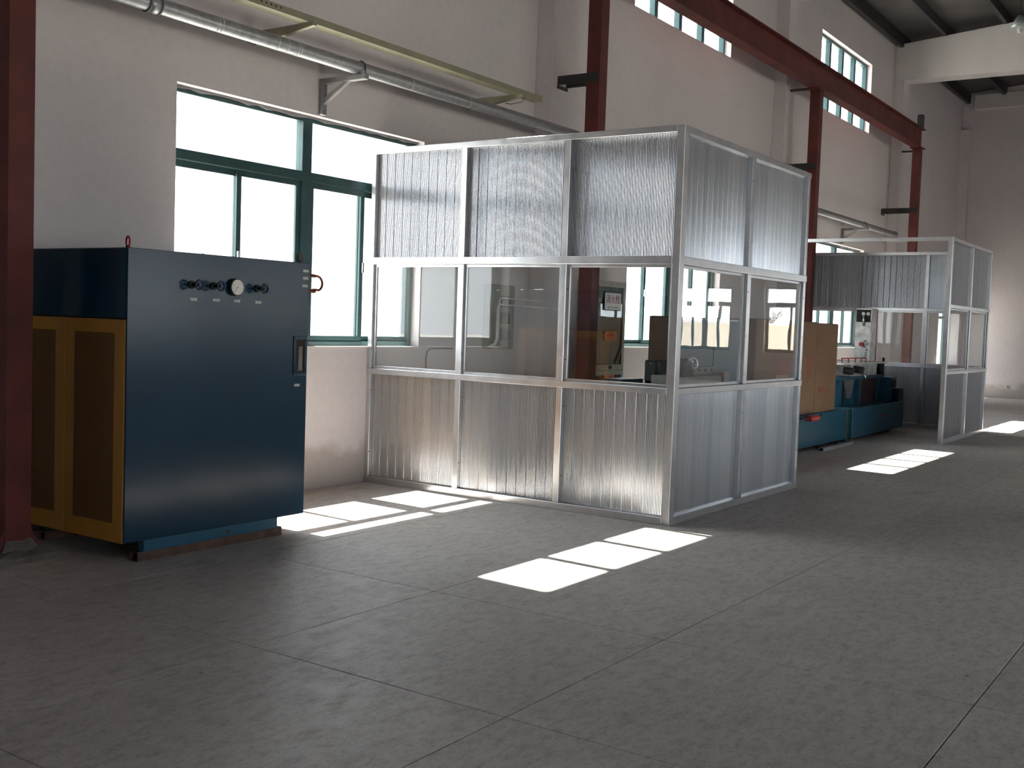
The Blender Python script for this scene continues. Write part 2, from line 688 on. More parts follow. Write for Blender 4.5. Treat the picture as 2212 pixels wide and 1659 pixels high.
def window(ax, h, nc, style, inner):
    """nc: centre of the frame across the wall, inner: +1 if the room lies towards -n"""
    WN[0] += 1
    a0, a1, z0, z1 = h
    loc = ((a0 + a1) / 2, nc, z0) if ax == 0 else (nc, (a0 + a1) / 2, z0)
    w = empty('window_%d' % WN[0], loc, kind='structure')
    g = 'teal_frame'
    e = .002
    ring(MB(), ax, a0 + e, a1 - e, z0 + e, z1 - e, nc - .045, nc + .045, .05).build('frame', g, w, .003)

    def pane(p, q, u, v, n, par):
        return bar('pane', ax, p, q, u, v, n - .003, n + .003, 'window_glass', par, 0)
    if style == 'low':
        mid = (a0 + a1) / 2
        hh = z1 - z0
        t0 = z0 + hh * .722
        t1 = t0 + .085
        bar('transom', ax, a0 + .05, a1 - .05, t0, t1, nc - .045, nc + .045, g, w)
        bar('mullion', ax, mid - .06, mid + .06, z0 + .05, t0, nc - .045, nc + .045, g, w)
        bar('mullion', ax, mid - .06, mid + .06, t1, z1 - .05, nc - .045, nc + .045, g, w)
        for s_, (p, q) in enumerate(((a0 + .05, mid - .06), (mid + .06, a1 - .05))):
            pane(p, q, t1, z1 - .05, nc, w)
            m2 = (p + q) / 2
            for k_, (u, v) in enumerate(((p, m2 + .028), (m2 - .028, q))):
                n = nc - .014 * inner if (k_ + s_) % 2 else nc + .016 * inner
                sh = ring(MB(), ax, u, v, z0 + .052, t0 - .002, n - .013, n + .013, .052).build('sash', g, w, .002)
                pane(u + .05, v - .05, z0 + .1, t0 - .05, n, sh)
                if (k_ + s_) % 2:
                    e_ = (u + .02) if k_ else (v - .02)
                    bar('latch', ax, e_ - .012, e_ + .012, z0 + .72, z0 + .82, n - .04 if inner > 0 else n + .014,
                        n - .014 if inner > 0 else n + .04, 'chrome', sh, .004)
    elif style == 'single':
        t0 = 2.10
        bar('transom', ax, a0 + .05, a1 - .05, t0, t0 + .07, nc - .045, nc + .045, g, w)
        pane(a0 + .05, a1 - .05, z0 + .05, t0, nc, w)
        pane(a0 + .05, a1 - .05, t0 + .07, z1 - .05, nc, w)
    else:
        n_ = 4
        d = (a1 - a0 - .1) / n_
        for k_ in range(n_):
            p = a0 + .05 + k_ * d
            if k_:
                bar('mullion', ax, p - .05, p + .05, z0 + .05, z1 - .05, nc - .045, nc + .045, g, w)
            pane(p + (.05 if k_ else 0), p + d - (.05 if k_ < 3 else 0), z0 + .05, z1 - .05, nc, w)
    return w


for k_, h in enumerate(low):
    window(0, h, 7.30, 'low' if k_ < 3 else 'single', 1)
for h in high:
    window(0, h, 7.30, 'high', 1)
for h in opp:
    window(0, h, YS - .15, 'low', -1)
for h in opp_hi:
    window(0, h, YS - .15, 'high', -1)
for h in endw:
    window(1, h, XE + .15, 'low', 1)
d1 = empty('door_added', (-.9, YS - .12, 0), kind='structure')  # invented door frame around the opening added for light
for a_ in (-2.6, .72):
    bx('guide_rail', a_, a_ + .08, YS - .2, YS - .05, -.008, 3.3, 'teal_frame', d1)
bx('roller_box', -2.6, .8, YS + .001, YS + .35, 3.32, 3.75, 'teal_frame', d1)
for k_ in range(3):
    bx('shutter_slat', -2.52, .72, YS - .14, YS - .12, 3.0 + k_ * .1, 3.097 + k_ * .1, 'galvanised', d1)
# thin plastered sills
for h in low[:3]:
    bx('sill', h[0], h[1], YW - .012, 7.25, h[2] - .0, h[2] + .008, 'white_mark', wall_left)
# ragged mortar bead between window head and frame
for h in low[:3]:
    m_ = MB()
    pts = [(h[0], 7.252, h[3]), (h[1], 7.252, h[3])]
    k_ = 30
    for q in range(k_ + 1):
        pts.append((h[1] - (h[1] - h[0]) * q / k_, 7.252, h[3] - .012 - random.random() * .022))
    m_.prism(pts, (0, -.02, 0))
    m_.build('mortar_bead', 'grey_bracket', wall_left)

# ------------------------------------------------------------------ outdoors
ground = bx('ground', -90, 260, YO + .02, 120, -.35, -.2, 'yard_concrete')
ground['kind'] = 'structure'
g2 = bx('ground', -90, 260, -120, YS - .35, -.35, -.2, 'yard_concrete')
g2['kind'] = 'structure'
g3 = bx('ground', XE + .35, 260, YS - .35, YO + .02, -.35, -.2, 'yard_concrete')
g3['kind'] = 'structure'


def building(x0, x1, y0, y1, h, face, nx, nz, label):
    b = empty('building', ((x0 + x1) / 2, (y0 + y1) / 2, -.2), label, 'building', 'buildings across the yard')
    bx('wall', x0, x1, y0, y1, -.2, h, 'pale_building', b)
    bx('parapet', x0 - .2, x1 + .2, y0 - .2, y1 + .2, h, h + .5, 'pale_building', b)
    for i in range(nx):
        for j in range(nz):
            c = x0 + (i + .5) * (x1 - x0) / nx
            z = .9 + j * 3.2
            f = bx('window', c - .9, c + .9, y0 - .05, y0 + .02, z, z + 1.7, 'label_white', b)
            bx('pane', c - .82, c + .82, y0 - .07, y0 - .04, z + .08, z + 1.62, 'far_window', f)


building(6, 34, 26, 36, 7.4, -1, 8, 2, 'low pale building across the yard, seen faintly through the window beside the blue cabinet')
building(38, 70, 30, 42, 10.5, -1, 9, 3, 'taller pale building farther along the yard, seen through the windows behind the booths')

yw = empty('yard_wall', (46, -9, -.2), 'cream yard wall standing beyond the far end of the hall', 'wall')
bx('wall_panel', 45.8, 46.05, -40, 6, -.2, 1.86, 'yard_wall', yw)
bx('coping', 45.7, 46.15, -40, 6, 1.86, 1.96, 'pale_building', yw)


def bare_tree(loc, h, label):
    root = empty('bare_tree', loc, label, 'tree', 'bare trees in the yard')
    tr_m, br_m = MB(), MB()

    def grow(mb, p, d, L, r, lv):
        q = p + d * L
        mid = (p + q) / 2 + Vector((random.uniform(-1, 1), random.uniform(-1, 1), 0)) * L * .06
        mb.tube([p, mid, q], [r, r * .85, r * .65], 5)
        if lv == 0:
            return
        for k in range(3 if lv > 1 else 4):
            nd = (d + Vector((random.uniform(-1, 1), random.uniform(-1, 1), random.uniform(-.1, .6))) * .75).normalized()
            grow(br_m, p + (q - p) * random.uniform(.5, 1), nd, L * random.uniform(.55, .75), r * .55, lv - 1)
    grow(tr_m, Vector(loc), Vector((0, 0, 1)), h * .38, h * .032, 4)
    tr_m.build('trunk', 'bark', root)
    o = br_m.build('branches', 'bark', root)
    o['kind'] = 'stuff'


bare_tree((60, -15.5, -.2), 4.0, 'bare tree standing beyond the cream yard wall')

# ------------------------------------------------------------------ crane runway on steel columns
YC = 6.46
ZB0, ZB1 = 5.72, 6.18


def steel_column(x, label, tie, gusset=True):
    o = empty('steel_column', (x, YC, 0), label, 'column', 'steel crane columns')
    h = .086
    # H section: flanges face the room and the wall
    for s_ in (-1, 1):
        y = YC + s_ * (h - .006)
        bx('flange', x - h, x + h, y - .006, y + .006, .02, ZB0 - .02, 'oxide_steel', o)
    bx('web', x - .004, x + .004, YC - h + .012, YC + h - .012, .02, ZB0 - .02, 'oxide_steel', o)
    for s_ in (-1, 1):   # side plates boxing the section
        xx = x + s_ * (h - .004)
        bx('side_plate', xx - .004, xx + .004, YC - h + .012, YC + h - .012, .02, ZB0 - .02, 'oxide_steel', o)
    bx('base_plate', x - .19, x + .19, YC - .19, YC + .19, 0, .02, 'oxide_steel', o, .003)
    for s_ in (-1, 1):
        for yy in (YC - .07, YC + .07):
            m_ = MB().prism([(x + s_ * (h + .0005), yy - .005, .02), (x + s_ * .17, yy - .005, .02), (x + s_ * .17, yy - .005, .045), (x + s_ * (h + .0005), yy - .005, .2)], (0, .01, 0))
            m_.build('gusset', 'oxide_steel', o)
    bx('cap_plate', x - .17, x + .17, YC - .13, YC + .13, ZB0 - .02, ZB0, 'oxide_steel', o, .003)
    for s_ in (-1, 1):
        m_ = MB().prism([(x + s_ * (h + .0005), YC - .004, ZB0 - .02), (x + s_ * .16, YC - .004, ZB0 - .02), (x + s_ * (h + .0005), YC - .004, ZB0 - .11)], (0, .008, 0))
        m_.build('gusset', 'oxide_steel', o)
    if tie:
        ye, z = tie
        for s_ in (-1, 1):
            xx = x + s_ * (h + .009)
            bx('tie_bar', xx - .008, xx + .008, YC - .075, ye, z - .05, z + .05, 'dark_steel', o)
        bx('tie_plate', x - .11, x + .11, ye - .012, ye, z - .09, z - .052, 'dark_steel', o)
    return o


c1 = steel_column(3.92, 'dark red steel column in front of the blue cabinet, cut by the picture edge', None)
m_ = MB()
for k_, (a_, z_) in enumerate(((.195, .0), (.185, .03), (.12, .06), (.0865, .12))):
    rng = [m_.bm.verts.new((3.92 + sx * (a_ + random.uniform(-.01, .01)), YC + sy * (a_ + random.uniform(-.01, .01)), z_ + (random.uniform(0, .02) if k_ else 0)))
           for sx, sy in ((-1, -1), (-.4, -1), (.3, -1), (1, -1), (1, -.3), (1, .4), (1, 1), (.3, 1), (-.4, 1), (-1, 1), (-1, .4), (-1, -.3))]
    if k_:
        for q in range(12):
            m_.bm.faces.new((prev_[q], prev_[(q + 1) % 12], rng[(q + 1) % 12], rng[q]))
    prev_ = rng
m_.build('grout', 'grout_mortar', c1)
steel_column(11.02, 'dark red steel column rising behind the nearest aluminium booth', (6.924, 4.42))
steel_column(18.40, 'dark red steel column rising between the two aluminium booths', (6.924, 4.42))
steel_column(25.00, 'farthest dark red steel column, at the end of the crane beam', (7.149, 4.36))

rb_ = empty('crane_beam', (10, YC, ZB0), 'long dark red steel crane runway beam carried on the columns', 'beam')
x0, x1 = XB + .01, 25.25
bx('flange', x0, x1, YC - .1, YC + .1, ZB0, ZB0 + .014, 'oxide_steel', rb_)
bx('flange', x0, x1, YC - .1, YC + .1, ZB1 - .05, ZB1 - .034, 'oxide_steel', rb_)
bx('web', x0, x1, YC - .006, YC + .006, ZB0 + .014, ZB1 - .05, 'oxide_steel', rb_)
bx('rail', x0, x1, YC - .03, YC + .03, ZB1 - .034, ZB1, 'olive_tray', rb_)
bx('end_stop', 25.08, 25.20, YC - .06, YC + .06, ZB1, 6.46, 'dark_steel', rb_, .004)
for xx in (11.02, 18.40, 25.50):
    bx('wall_tie', xx - .04, xx + .04, YC + .1, 6.924, ZB0 + .0, ZB0 + .03, 'dark_steel', rb_)

# ------------------------------------------------------------------ pipe, its brackets, the tray and its arms
PY, PZ, PRR = 6.71, 3.79, .058
pipe = empty('overhead_pipe', (10, PY, PZ), 'long grey galvanised pipe running along the wall above the windows', 'pipe')
MB().cyl((XB + .01, PY, PZ), (24.45, PY, PZ), PRR, seg=24).build('pipe_run', 'galvanised', pipe)
MB().cyl((5.075, PY, PZ), (5.17, PY, PZ), PRR + .007, seg=24).build('coupling', 'galvanised', pipe)
for xx in (5.07, 5.17):
    MB().cyl((xx - .006, PY, PZ), (xx + .006, PY, PZ), PRR + .011, seg=24).build('collar', 'grey_bracket', pipe)
for xx in (5.70, 5.735, 6.31, 6.42, 6.53, 6.56, 8.0, 8.9):
    MB().cyl((xx - .004, PY, PZ), (xx + .004, PY, PZ), PRR + .0012, seg=24).build('chalk_ring', 'white_mark', pipe)
MB().cyl((24.45, PY, PZ), (24.5, PY, PZ), PRR + .012, seg=24).build('end_cap', 'grey_bracket', pipe)


def pipe_bracket(x, label):
    o = empty('pipe_bracket', (x, YW, 3.42), label, 'bracket', 'pipe brackets')
    m = 'grey_bracket'
    bx('wall_leg', x - .03, x + .03, YW - .05, YW - .001, 3.41, 3.73, m, o, .003)
    bx('arm', x - .028, x + .028, 6.60, YW - .0515, 3.682, 3.730, m, o, .003)
    MB().prism([(x - .02, YW - .051, 3.50), (x - .02, YW - .051, 3.555), (x - .02, 6.86, 3.681), (x - .02, 6.80, 3.681)], (.04, 0, 0)).build('brace', m, o)
    pts = []
    for k in range(13):
        a = math.pi * k / 12
        pts.append((x + .03, PY - math.cos(a) * (PRR + .006), PZ + .0 + math.sin(a) * (PRR + .006)))
    pts = [(x + .03, PY - PRR - .006, 3.70)] + pts + [(x + .03, PY + PRR + .006, 3.70)]
    MB().tube(pts, .005, 6).build('u_bolt', 'dark_steel', o)


pipe_bracket(7.29, 'grey triangular bracket holding the pipe just above the nearest window')
pipe_bracket(22.20, 'grey triangular bracket holding the pipe above the far booth')
pipe_bracket(14.75, 'grey triangular bracket holding the pipe behind the nearest booth')

tray = empty('cable_tray', (4, 6.5, 3.96), 'long olive-beige cable tray on arms above the grey pipe', 'cable tray')
MB().prism([(4.1, 6.44, 3.945), (4.1, 6.56, 3.945), (4.1, 6.56, 4.0), (4.1, 6.552, 4.0), (4.1, 6.552, 3.953),
            (4.1, 6.448, 3.953), (4.1, 6.448, 4.0), (4.1, 6.44, 4.0)], (5.77, 0, 0)).build('channel', 'olive_tray', tray)
for k in range(9):
    bx('slot', 5.7 + k * .05, 5.715 + k * .05, 6.4395, 6.441, 3.97, 3.985, 'inner_dark', tray)
m_ = MB()
m_.tube([(9.62, 6.5, 3.957), (9.60, 6.52, 3.90), (9.52, 6.6, 3.87), (9.50, 6.66, 3.88)], .004, 6)
m_.build('loose_wire', 'copper', tray)


def tray_arm(x, label):
    o = empty('tray_arm', (x, YW, 3.9), label, 'bracket', 'cable tray arms')
    MB().prism([(x - .02, YW - .061, 3.944), (x - .02, 6.40, 3.944), (x - .02, 6.40, 3.915), (x - .02, YW - .061, 3.83)], (.04, 0, 0)).build('arm', 'olive_tray', o)
    bx('wall_block', x - .03, x + .03, YW - .06, YW - .001, 3.86, 3.97, 'dark_steel', o, .003)


tray_arm(6.44, 'tapered arm carrying the cable tray over the nearest window, near the middle of its length')
tray_arm(9.45, 'tapered arm carrying the cable tray close to its cut end')

# ------------------------------------------------------------------ aluminium booths
BM = {}


def board_mesh(w, h):
    key = (round(w, 4), round(h, 3))
    if key in BM:
        return BM[key]
    n = 7
    pts = []
    for k in range(n):
        a = w * k / n
        s_ = w / n
        pts += [(a + s_ * .12, 0), (a + s_ * .5, -.0022), (a + s_ * .88, 0)] if k else [(0.0003, .0012), (a + s_ * .12, 0), (a + s_ * .5, -.0022), (a + s_ * .88, 0)]
    pts += [(w - .0003, .0012), (w - .0003, .012), (.0003, .012)]
    mb = MB()
    mb.prism([(p, q, 0) for p, q in pts], (0, 0, h))
    bmesh.ops.recalc_face_normals(mb.bm, faces=mb.bm.faces)
    me = bpy.data.meshes.new('board')
    mb.bm.to_mesh(me)
    mb.bm.free()
    me.materials.append(MATS['aluminium_board'])
    BM[key] = me
    return me


def boards(par, ax, plane, a0, a1, z0, z1, n):
    """row of ribbed boards filling a bay; ax 0: along X facing -Y, ax 1: along Y facing -X"""
    w = (a1 - a0) / n
    me = board_mesh(w, z1 - z0)
    base = wloc(par)
    for k in range(n):
        o = bpy.data.objects.new('board', me)
        COL.objects.link(o)
        o.parent = par
        tilt = random.uniform(-.004, .004)
        if ax == 0:
            o.location = Vector((a0 + k * w, plane, z0)) - base
            o.rotation_euler = (0, 0, tilt)
        else:
            o.location = Vector((plane, a1 - k * w, z0)) - base
            o.rotation_euler = (0, 0, -math.pi / 2 + tilt)


def booth_bay(o, ax, p0, p1, pl, lv, nb, gm='booth_glass'):
    """boards below and above, sash with pane between; pl = front plane"""
    z0, z1, z2, z3 = lv
    boards(o, ax, pl + .055, p0, p1, z0[1], z1[0], nb)
    boards(o, ax, pl + .055, p0, p1, z2[1], z3[0], nb)
    e = .001
    sh = ring(MB(), ax, p0 + e, p1 - e, z1[1] + e, z2[0] - e, pl + .036, pl + .060, .024).build('sash', 'aluminium_profile', o, .002)
    bar('pane', ax, p0 + .024, p1 - .024, z1[1] + .024, z2[0] - .024, pl + .046, pl + .051, gm, sh, 0)


AL = 'aluminium_profile'
PW = .082          # profile depth


def screws(o, ax, a, pl, zs):
    for z in zs:
        if ax == 0:
            MB().cyl((a, pl - .002, z), (a, pl + .001, z), .006, seg=8).build('screw', 'dark_steel', o)
        else:
            MB().cyl((pl - .002, a, z), (pl + .001, a, z), .006, seg=8).build('screw', 'dark_steel', o)


# --- nearest booth: face towards the camera (X = 8) and long side (Y = 3.86)
BX, BY = 8.0, 3.86
lv1 = ((.0, .062), (1.058, 1.112), (2.112, 2.178), (3.160, 3.213))
b1 = empty('aluminium_booth', (9.5, 5.5, 0), 'nearest silver aluminium booth with ribbed panels and glazed middle band', 'booth', 'aluminium booths')
bx('post', BX, BX + .085, BY, BY + .07, 0, 3.213, AL, b1, .004)
bays_y = [(6.075, 7.10), (4.982, 6.015), (3.93, 4.922)]
for a, b in ((6.015, 6.075), (4.922, 4.982), (7.10, 7.149)):
    for k in range(3):
        bx('post', BX + .008, BX + PW, a, b, lv1[k][1], lv1[k + 1][0], AL, b1, .003)
for k in range(4):
    bx('rail', BX, BX + PW, 3.9305, 7.149, lv1[k][0], lv1[k][1], AL, b1, .003)
for a, b in bays_y:
    booth_bay(b1, 1, a, b, BX, lv1, 10, 'clean_glass' if b < 5 else 'booth_glass')
bays_x = [(8.0855, 9.45), (9.53, 10.92)]
for k in range(4):
    bx('rail', BX + .0855, 10.98, BY + .006, BY + .006 + PW, lv1[k][0], lv1[k][1], AL, b1, .003)
for a, b in ((9.45, 9.53), (10.92, 10.98)):
    for k in range(3):
        bx('post', a, b, BY + .014, BY + PW, lv1[k][1], lv1[k + 1][0], AL, b1, .003)
for a, b in bays_x:
    booth_bay(b1, 0, a, b, BY + .006, lv1, 13)
bx('rail', 10.92, 10.98, BY + .065, 6.36, 3.160, 3.213, AL, b1, .003)
for y in (7.095, 6.0, 4.9):
    screws(b1, 1, y, BX + .008, (.9, .3, 2.9, 1.9, 1.3))
for x in (9.46, 10.94):
    screws(b1, 0, x, BY + .014, (.85, .4, 1.2, 1.55, 1.95, 2.35, 2.95))

# --- far booth: open towards the camera, far face X = 20.06, long side Y = 3.83
lv2 = ((.0, .06), (1.05, 1.10), (2.04, 2.095), (3.03, 3.085))
b2 = empty('aluminium_booth', (18.5, 5.5, 0), 'far silver aluminium booth, open on its near side around the machine', 'booth', 'aluminium booths')
QX, QY, QE = 17.08, 3.83, 20.06
bx('post', QX, QX + .08, QY, QY + .07, 0, 3.085, AL, b2, .004)
for k in range(4):
    bx('rail', QX + .0805, QE, QY + .006, QY + .006 + PW, lv2[k][0], lv2[k][1], AL, b2, .003)
for a, b in ((18.57, 18.65), (20.0, 20.06)):
    for k in range(3):
        bx('post', a, b, QY + .014, QY + PW, lv2[k][1], lv2[k + 1][0], AL, b2, .003)
for a, b in ((QX + .0805, 18.57), (18.65, 20.0)):
    booth_bay(b2, 0, a, b, QY + .006, lv2, 13)
bx('rail', QX, QX + PW, QY + .0705, 7.149, 3.03, 3.085, AL, b2, .003)
FX = QE - .0
for k in range(4):
    bx('rail', FX, FX + PW, QY + .0705, 7.149, lv2[k][0], lv2[k][1], AL, b2, .003)
ys = [(QY + .0705, 4.87), (4.93, 5.97), (6.03, 7.10)]
for a, b in ((4.87, 4.93), (5.97, 6.03), (7.10, 7.149)):
    for k in range(3):
        bx('post', FX + .006, FX + PW, a, b, lv2[k][1], lv2[k + 1][0], AL, b2, .003)
for a, b in ys:
    booth_bay(b2, 1, a, b, FX, lv2, 10)

# ------------------------------------------------------------------ blue cabinet (front left)
MX0, MX1, MY0, MY1 = 4.235, 5.80, 5.75, 6.93
mc = empty('machine_cabinet', (5.0, 6.3, 0), 'large dark blue machine cabinet with ochre perforated side doors standing near the window', 'cabinet')
bl = 'machine_blue'
bx('upper_housing', MX0, MX1, MY0 + .012, MY1, 1.54, 1.978, bl, mc, .006)
bx('front_panel', MX0 + .004, MX1 - .012, MY0, MY0 + .0115, .145, 1.978, bl, mc, .003)
bx('inner_body', MX0 + .03, MX1 - .03, MY0 + .02, MY1 - .01, .14, 1.5395, 'inner_dark', mc)
for xs, s_ in ((MX0, 1), (MX1 - .02, -1)):
    for a, b in ((MY0 + .014, 6.372), (6.378, MY1)):
        d = bx('side_door', xs, xs + .02, a, b, .14, 1.535, 'ochre_paint', mc, .004)
        xo = xs - .0012 if s_ > 0 else xs + .02
        bx('perforated_sheet', xo, xo + .0012, a + .10, b - .10, .26, 1.45, 'ochre_perforated', d)
bx('plinth', 4.41, 5.56, MY0 + .03, MY0 + .09, .062, .144, 'machine_blue_light', mc, .004)
bx('plinth', 4.41, 5.56, MY1 - .1, MY1 - .04, .062, .138, 'machine_blue_light', mc, .004)
MB().cyl((5.10, MY0 + .031, .10), (5.10, MY0 + .024, .10), .014, seg=12).build('bolt', 'dark_steel', mc)


def hollow_tube(name, x0, x1, y0, y1, z0, z1, w, mat, parent):
    m_ = MB()
    m_.box(x0, x1, y0, y1, z0, z0 + w).box(x0, x1, y0, y1, z1 - w, z1).box(x0, x1, y0, y0 + w, z0 + w, z1 - w).box(x0, x1, y1 - w, y1, z0 + w, z1 - w)
    return m_.build(name, mat, parent)


hollow_tube('skid_tube', 4.38, 5.62, 5.80, 5.885, 0, .061, .006, 'rust_tube', mc)
hollow_tube('skid_tube', 4.38, 5.62, 6.80, 6.885, 0, .061, .006, 'rust_tube', mc)


def lifting_eye(x, y, z, turn):
    pts = []
    r = .032
    for k in range(16):
        a = 2 * math.pi * k / 16
        u, v = r * math.cos(a), r * math.sin(a)
        pts.append((x + u * math.cos(turn), y + u * math.sin(turn), z + .038 + v))
    o = MB().tube(pts, .0065, 8, closed=True).build('lifting_eye', 'red_paint' if turn > 1 else 'rust_tube', mc)
    MB().cyl((x, y, z), (x, y, z + .014), .014, seg=12).build('eye_boss', 'rust_tube', o)


lifting_eye(4.275, 5.80, 1.978, 1.25)
lifting_eye(5.735, 5.80, 1.978, 0.1)
lifting_eye(4.275, 6.85, 1.978, 1.25)
lifting_eye(5.735, 6.85, 1.978, 0.1)


def valve(x, z):
    v = empty('valve', (x, MY0, z), parent=mc)
    MB().cyl((x, MY0 - .0005, z), (x, MY0 - .012, z), .026, seg=16).build('flange', 'black_rubber', v)
    MB().cyl((x, MY0 - .012, z), (x, MY0 - .075, z), .011, seg=12).build('stem', 'black_rubber', v)
    pts = []
    for k in range(32):
        a = 2 * math.pi * k / 32
        r = .029 + .003 * math.cos(7 * a)
        pts.append((x + r * math.cos(a), MY0 - .078, z + r * math.sin(a)))
    hw = MB().tube(pts, .0065, 8, closed=True)
    for k in range(5):
        a = 2 * math.pi * k / 5
        hw.cyl((x + .006 * math.cos(a), MY0 - .078, z + .006 * math.sin(a)), (x + .028 * math.cos(a), MY0 - .078, z + .028 * math.sin(a)), .004, seg=6)
    hw.cyl((x, MY0 - .068, z), (x, MY0 - .086, z), .009, seg=10)
    hw.build('handwheel', 'navy_knob', v)


VZ = 1.772
for x in (4.725, 4.905, 5.288):
    valve(x, VZ)
gx = 5.085
gg = empty('pressure_gauge', (gx, MY0, VZ), parent=mc)
MB().cyl((gx, MY0 - .0005, VZ), (gx, MY0 - .030, VZ), .058, seg=32).build('bezel', 'black_rubber', gg)
MB().cyl((gx, MY0 - .030, VZ), (gx, MY0 - .036, VZ), .053, .051, seg=32).build('dial', 'white_face', gg)
MB().prism([(gx + .006, MY0 - .0362, VZ + .004), (gx + .001, MY0 - .0362, VZ + .008), (gx - .030, MY0 - .0362, VZ - .030)], (0, -.001, 0)).build('needle', 'text_grey', gg)
for k in range(9):
    a = math.radians(225 - k * 33.75)
    bx('tick', gx + .043 * math.cos(a) - .0015, gx + .043 * math.cos(a) + .0015, MY0 - .0368, MY0 - .0362,
       VZ + .043 * math.sin(a) - .003, VZ + .043 * math.sin(a) + .003, 'text_grey', gg)
for x, z in ((4.744, 1.678), (4.932, 1.679), (5.111, 1.680), (5.303, 1.678), (5.755, 1.92), (5.752, 1.867), (5.749, 1.812), (5.69, 1.092)):
    p = bx('label_plate', x - .027, x + .027, MY0 - .0015, MY0 - .0002, z - .009, z + .009, 'label_white', mc)
    for q in range(4):
        bx('lettering', x - .020 + q * .0105, x - .0125 + q * .0105, MY0 - .002, MY0 - .0015, z - .004, z + .004, 'text_grey', p)
# sight window with perforated grille behind
sw = empty('sight_window', (5.71, MY0, 1.17), parent=mc)
ring(MB(), 0, 5.645, 5.778, 1.165, 1.448, MY0 - .006, MY0 - .0003, .026).build('window_frame', bl, sw, .002)
bx('backing', 5.671, 5.752, MY0 - .0012, MY0 - .0003, 1.191, 1.422, 'inner_dark', sw)
m_ = MB()
for i in range(3):
    for j in range(13):
        cx_, cz_ = 5.706 + i * .013, 1.202 + j * .0135 + (.0067 if i % 2 else 0)
        m_.cyl((cx_, MY0 - .0012, cz_), (cx_, MY0 - .0016, cz_), .0042, seg=6)
o = m_.build('perforations', 'white_face', sw)
o['kind'] = 'stuff'
for x, z in ((5.655, 1.172), (5.768, 1.172), (5.655, 1.44), (5.768, 1.44), (5.655, 1.306), (5.768, 1.306)):
    MB().cyl((x, MY0 - .006, z), (x, MY0 - .009, z), .0045, seg=8).build('screw', 'dark_steel', sw)
# copper stubs and looped hose on the far side
for zz, ln_ in ((1.895, .12), (1.838, .055), (1.780, .11)):
    f = MB()
    f.cyl((MX1, 5.82, zz), (MX1 + .024, 5.82, zz), .008, seg=8)
    f.cyl((MX1 + .024, 5.82, zz), (MX1 + .042, 5.82, zz), .009, .019, seg=8)
    f.cyl((MX1 + .042, 5.82, zz), (MX1 + .070, 5.82, zz), .019, .007, seg=8)
    if ln_ > .06:
        f.cyl((MX1 + .070, 5.82, zz - .001), (MX1 + .10, 5.82, zz - .002), .011, .015, seg=8)
        f.cyl((MX1 + .10, 5.82, zz - .002), (MX1 + ln_ + .015, 5.82, zz - .003), .015, .009, seg=8)
    f.build('pipe_fitting', 'copper', mc)
pts = []
for k in range(15):
    a = math.pi / 2 - math.pi * .86 * k / 14
    pts.append((MX1 + .135 + .062 * math.cos(a), 5.82, 1.838 + .055 * math.sin(a)))
pts += [(MX1 + .11, 5.82, 1.792), (MX1 + .06, 5.82, 1.779)]
MB().tube(pts, .0095, 8).build('hose', 'copper', mc)

# ------------------------------------------------------------------ wall fittings
eb = empty('electrical_box', (10.11, 7.1, 1.3), 'grey-green electrical box with three dark openings, on the wall inside the nearest booth', 'box')
bx('box_body', 9.90, 10.33, 7.02, 7.149, 1.30, 2.016, 'grey_green_box', eb, .005)
for z in (1.40, 1.58, 1.76):
    bx('opening', 10.06, 10.24, 7.012, 7.0198, z, z + .125, 'inner_dark', eb, .002)
bx('name_tag', 9.96, 10.02, 7.016, 7.0198, 1.945, 1.96, 'white_face', eb)
cd = empty('conduit', (10.3, 7.12, 1.2), 'pair of thin metal conduits running from the electrical box to the pilaster', 'conduit')
for dz, x_ in ((0, 9.86), (-.075, 9.83)):
    MB().tube([(x_, 7.0, 1.33), (x_, 6.93, 1.36), (x_, 6.905, 1.42), (x_, 6.905, 1.80 + dz), (x_ + .015, 6.905, 1.85 + dz), (x_ + .06, 6.905, 1.868 + dz), (11.20, 6.905, 1.85 + dz)], .010, 8).build('conduit_run', 'white_mark', cd)
c2 = MB().tube([(9.35, 7.138, 1.30), (8.97, 7.138, 1.295), (8.92, 7.138, 1.27), (8.905, 7.138, 1.2), (8.90, 7.138, .06)], .008, 8).build('wire_duct', 'grey_bracket')
tag(c2, 'thin grey wire duct bending down the wall beside the nearest window', 'wire duct')
so = empty('wall_socket', (XE - .005, 5.6, .3), 'small white socket plate low on the far end wall', 'socket')
bx('socket_plate', XE - .012, XE - .001, 5.55, 5.65, .25, .37, 'label_white', so, .003)
bx('socket_face', XE - .016, XE - .0125, 5.57, 5.63, .28, .34, 'text_grey', so)

# fire hydrant cabinet
hc = empty('fire_hydrant_cabinet', (12.35, 7.0, .3), 'grey fire hydrant cabinet with dark glass door and white sign, beside the second window', 'cabinet')
HX0, HX1, HF = 11.93, 12.775, 6.92
bx('cabinet_body', HX0, HX1, HF + .02, 7.149, .45, 2.17, 'cabinet_grey', hc, .004)
bx('plinth', HX0 + .04, HX1 - .04, HF + .05, 7.149, 0, .449, 'cabinet_grey', hc)
dr = ring(MB(), 0, HX0 + .002, HX1 - .002, 1.03, 2.168, HF - .006, HF + .019, .07).build('door', 'cabinet_grey', hc, .003)
bx('pane', HX0 + .072, HX1 - .072, HF + .002, HF + .008, 1.1, 2.098, 'clean_glass', dr)
bx('backing', HX0 + .072, HX1 - .072, HF + .0125, HF + .0195, 1.1, 2.098, 'machine_green', dr)
d2 = ring(MB(), 0, HX0 + .002, HX1 - .002, .46, 1.026, HF - .006, HF + .019, .06).build('door', 'cabinet_grey', hc, .003)
bx('backing', HX0 + .062, HX1 - .062, HF + .0125, HF + .0195, .52, .966, 'inner_dark', d2)
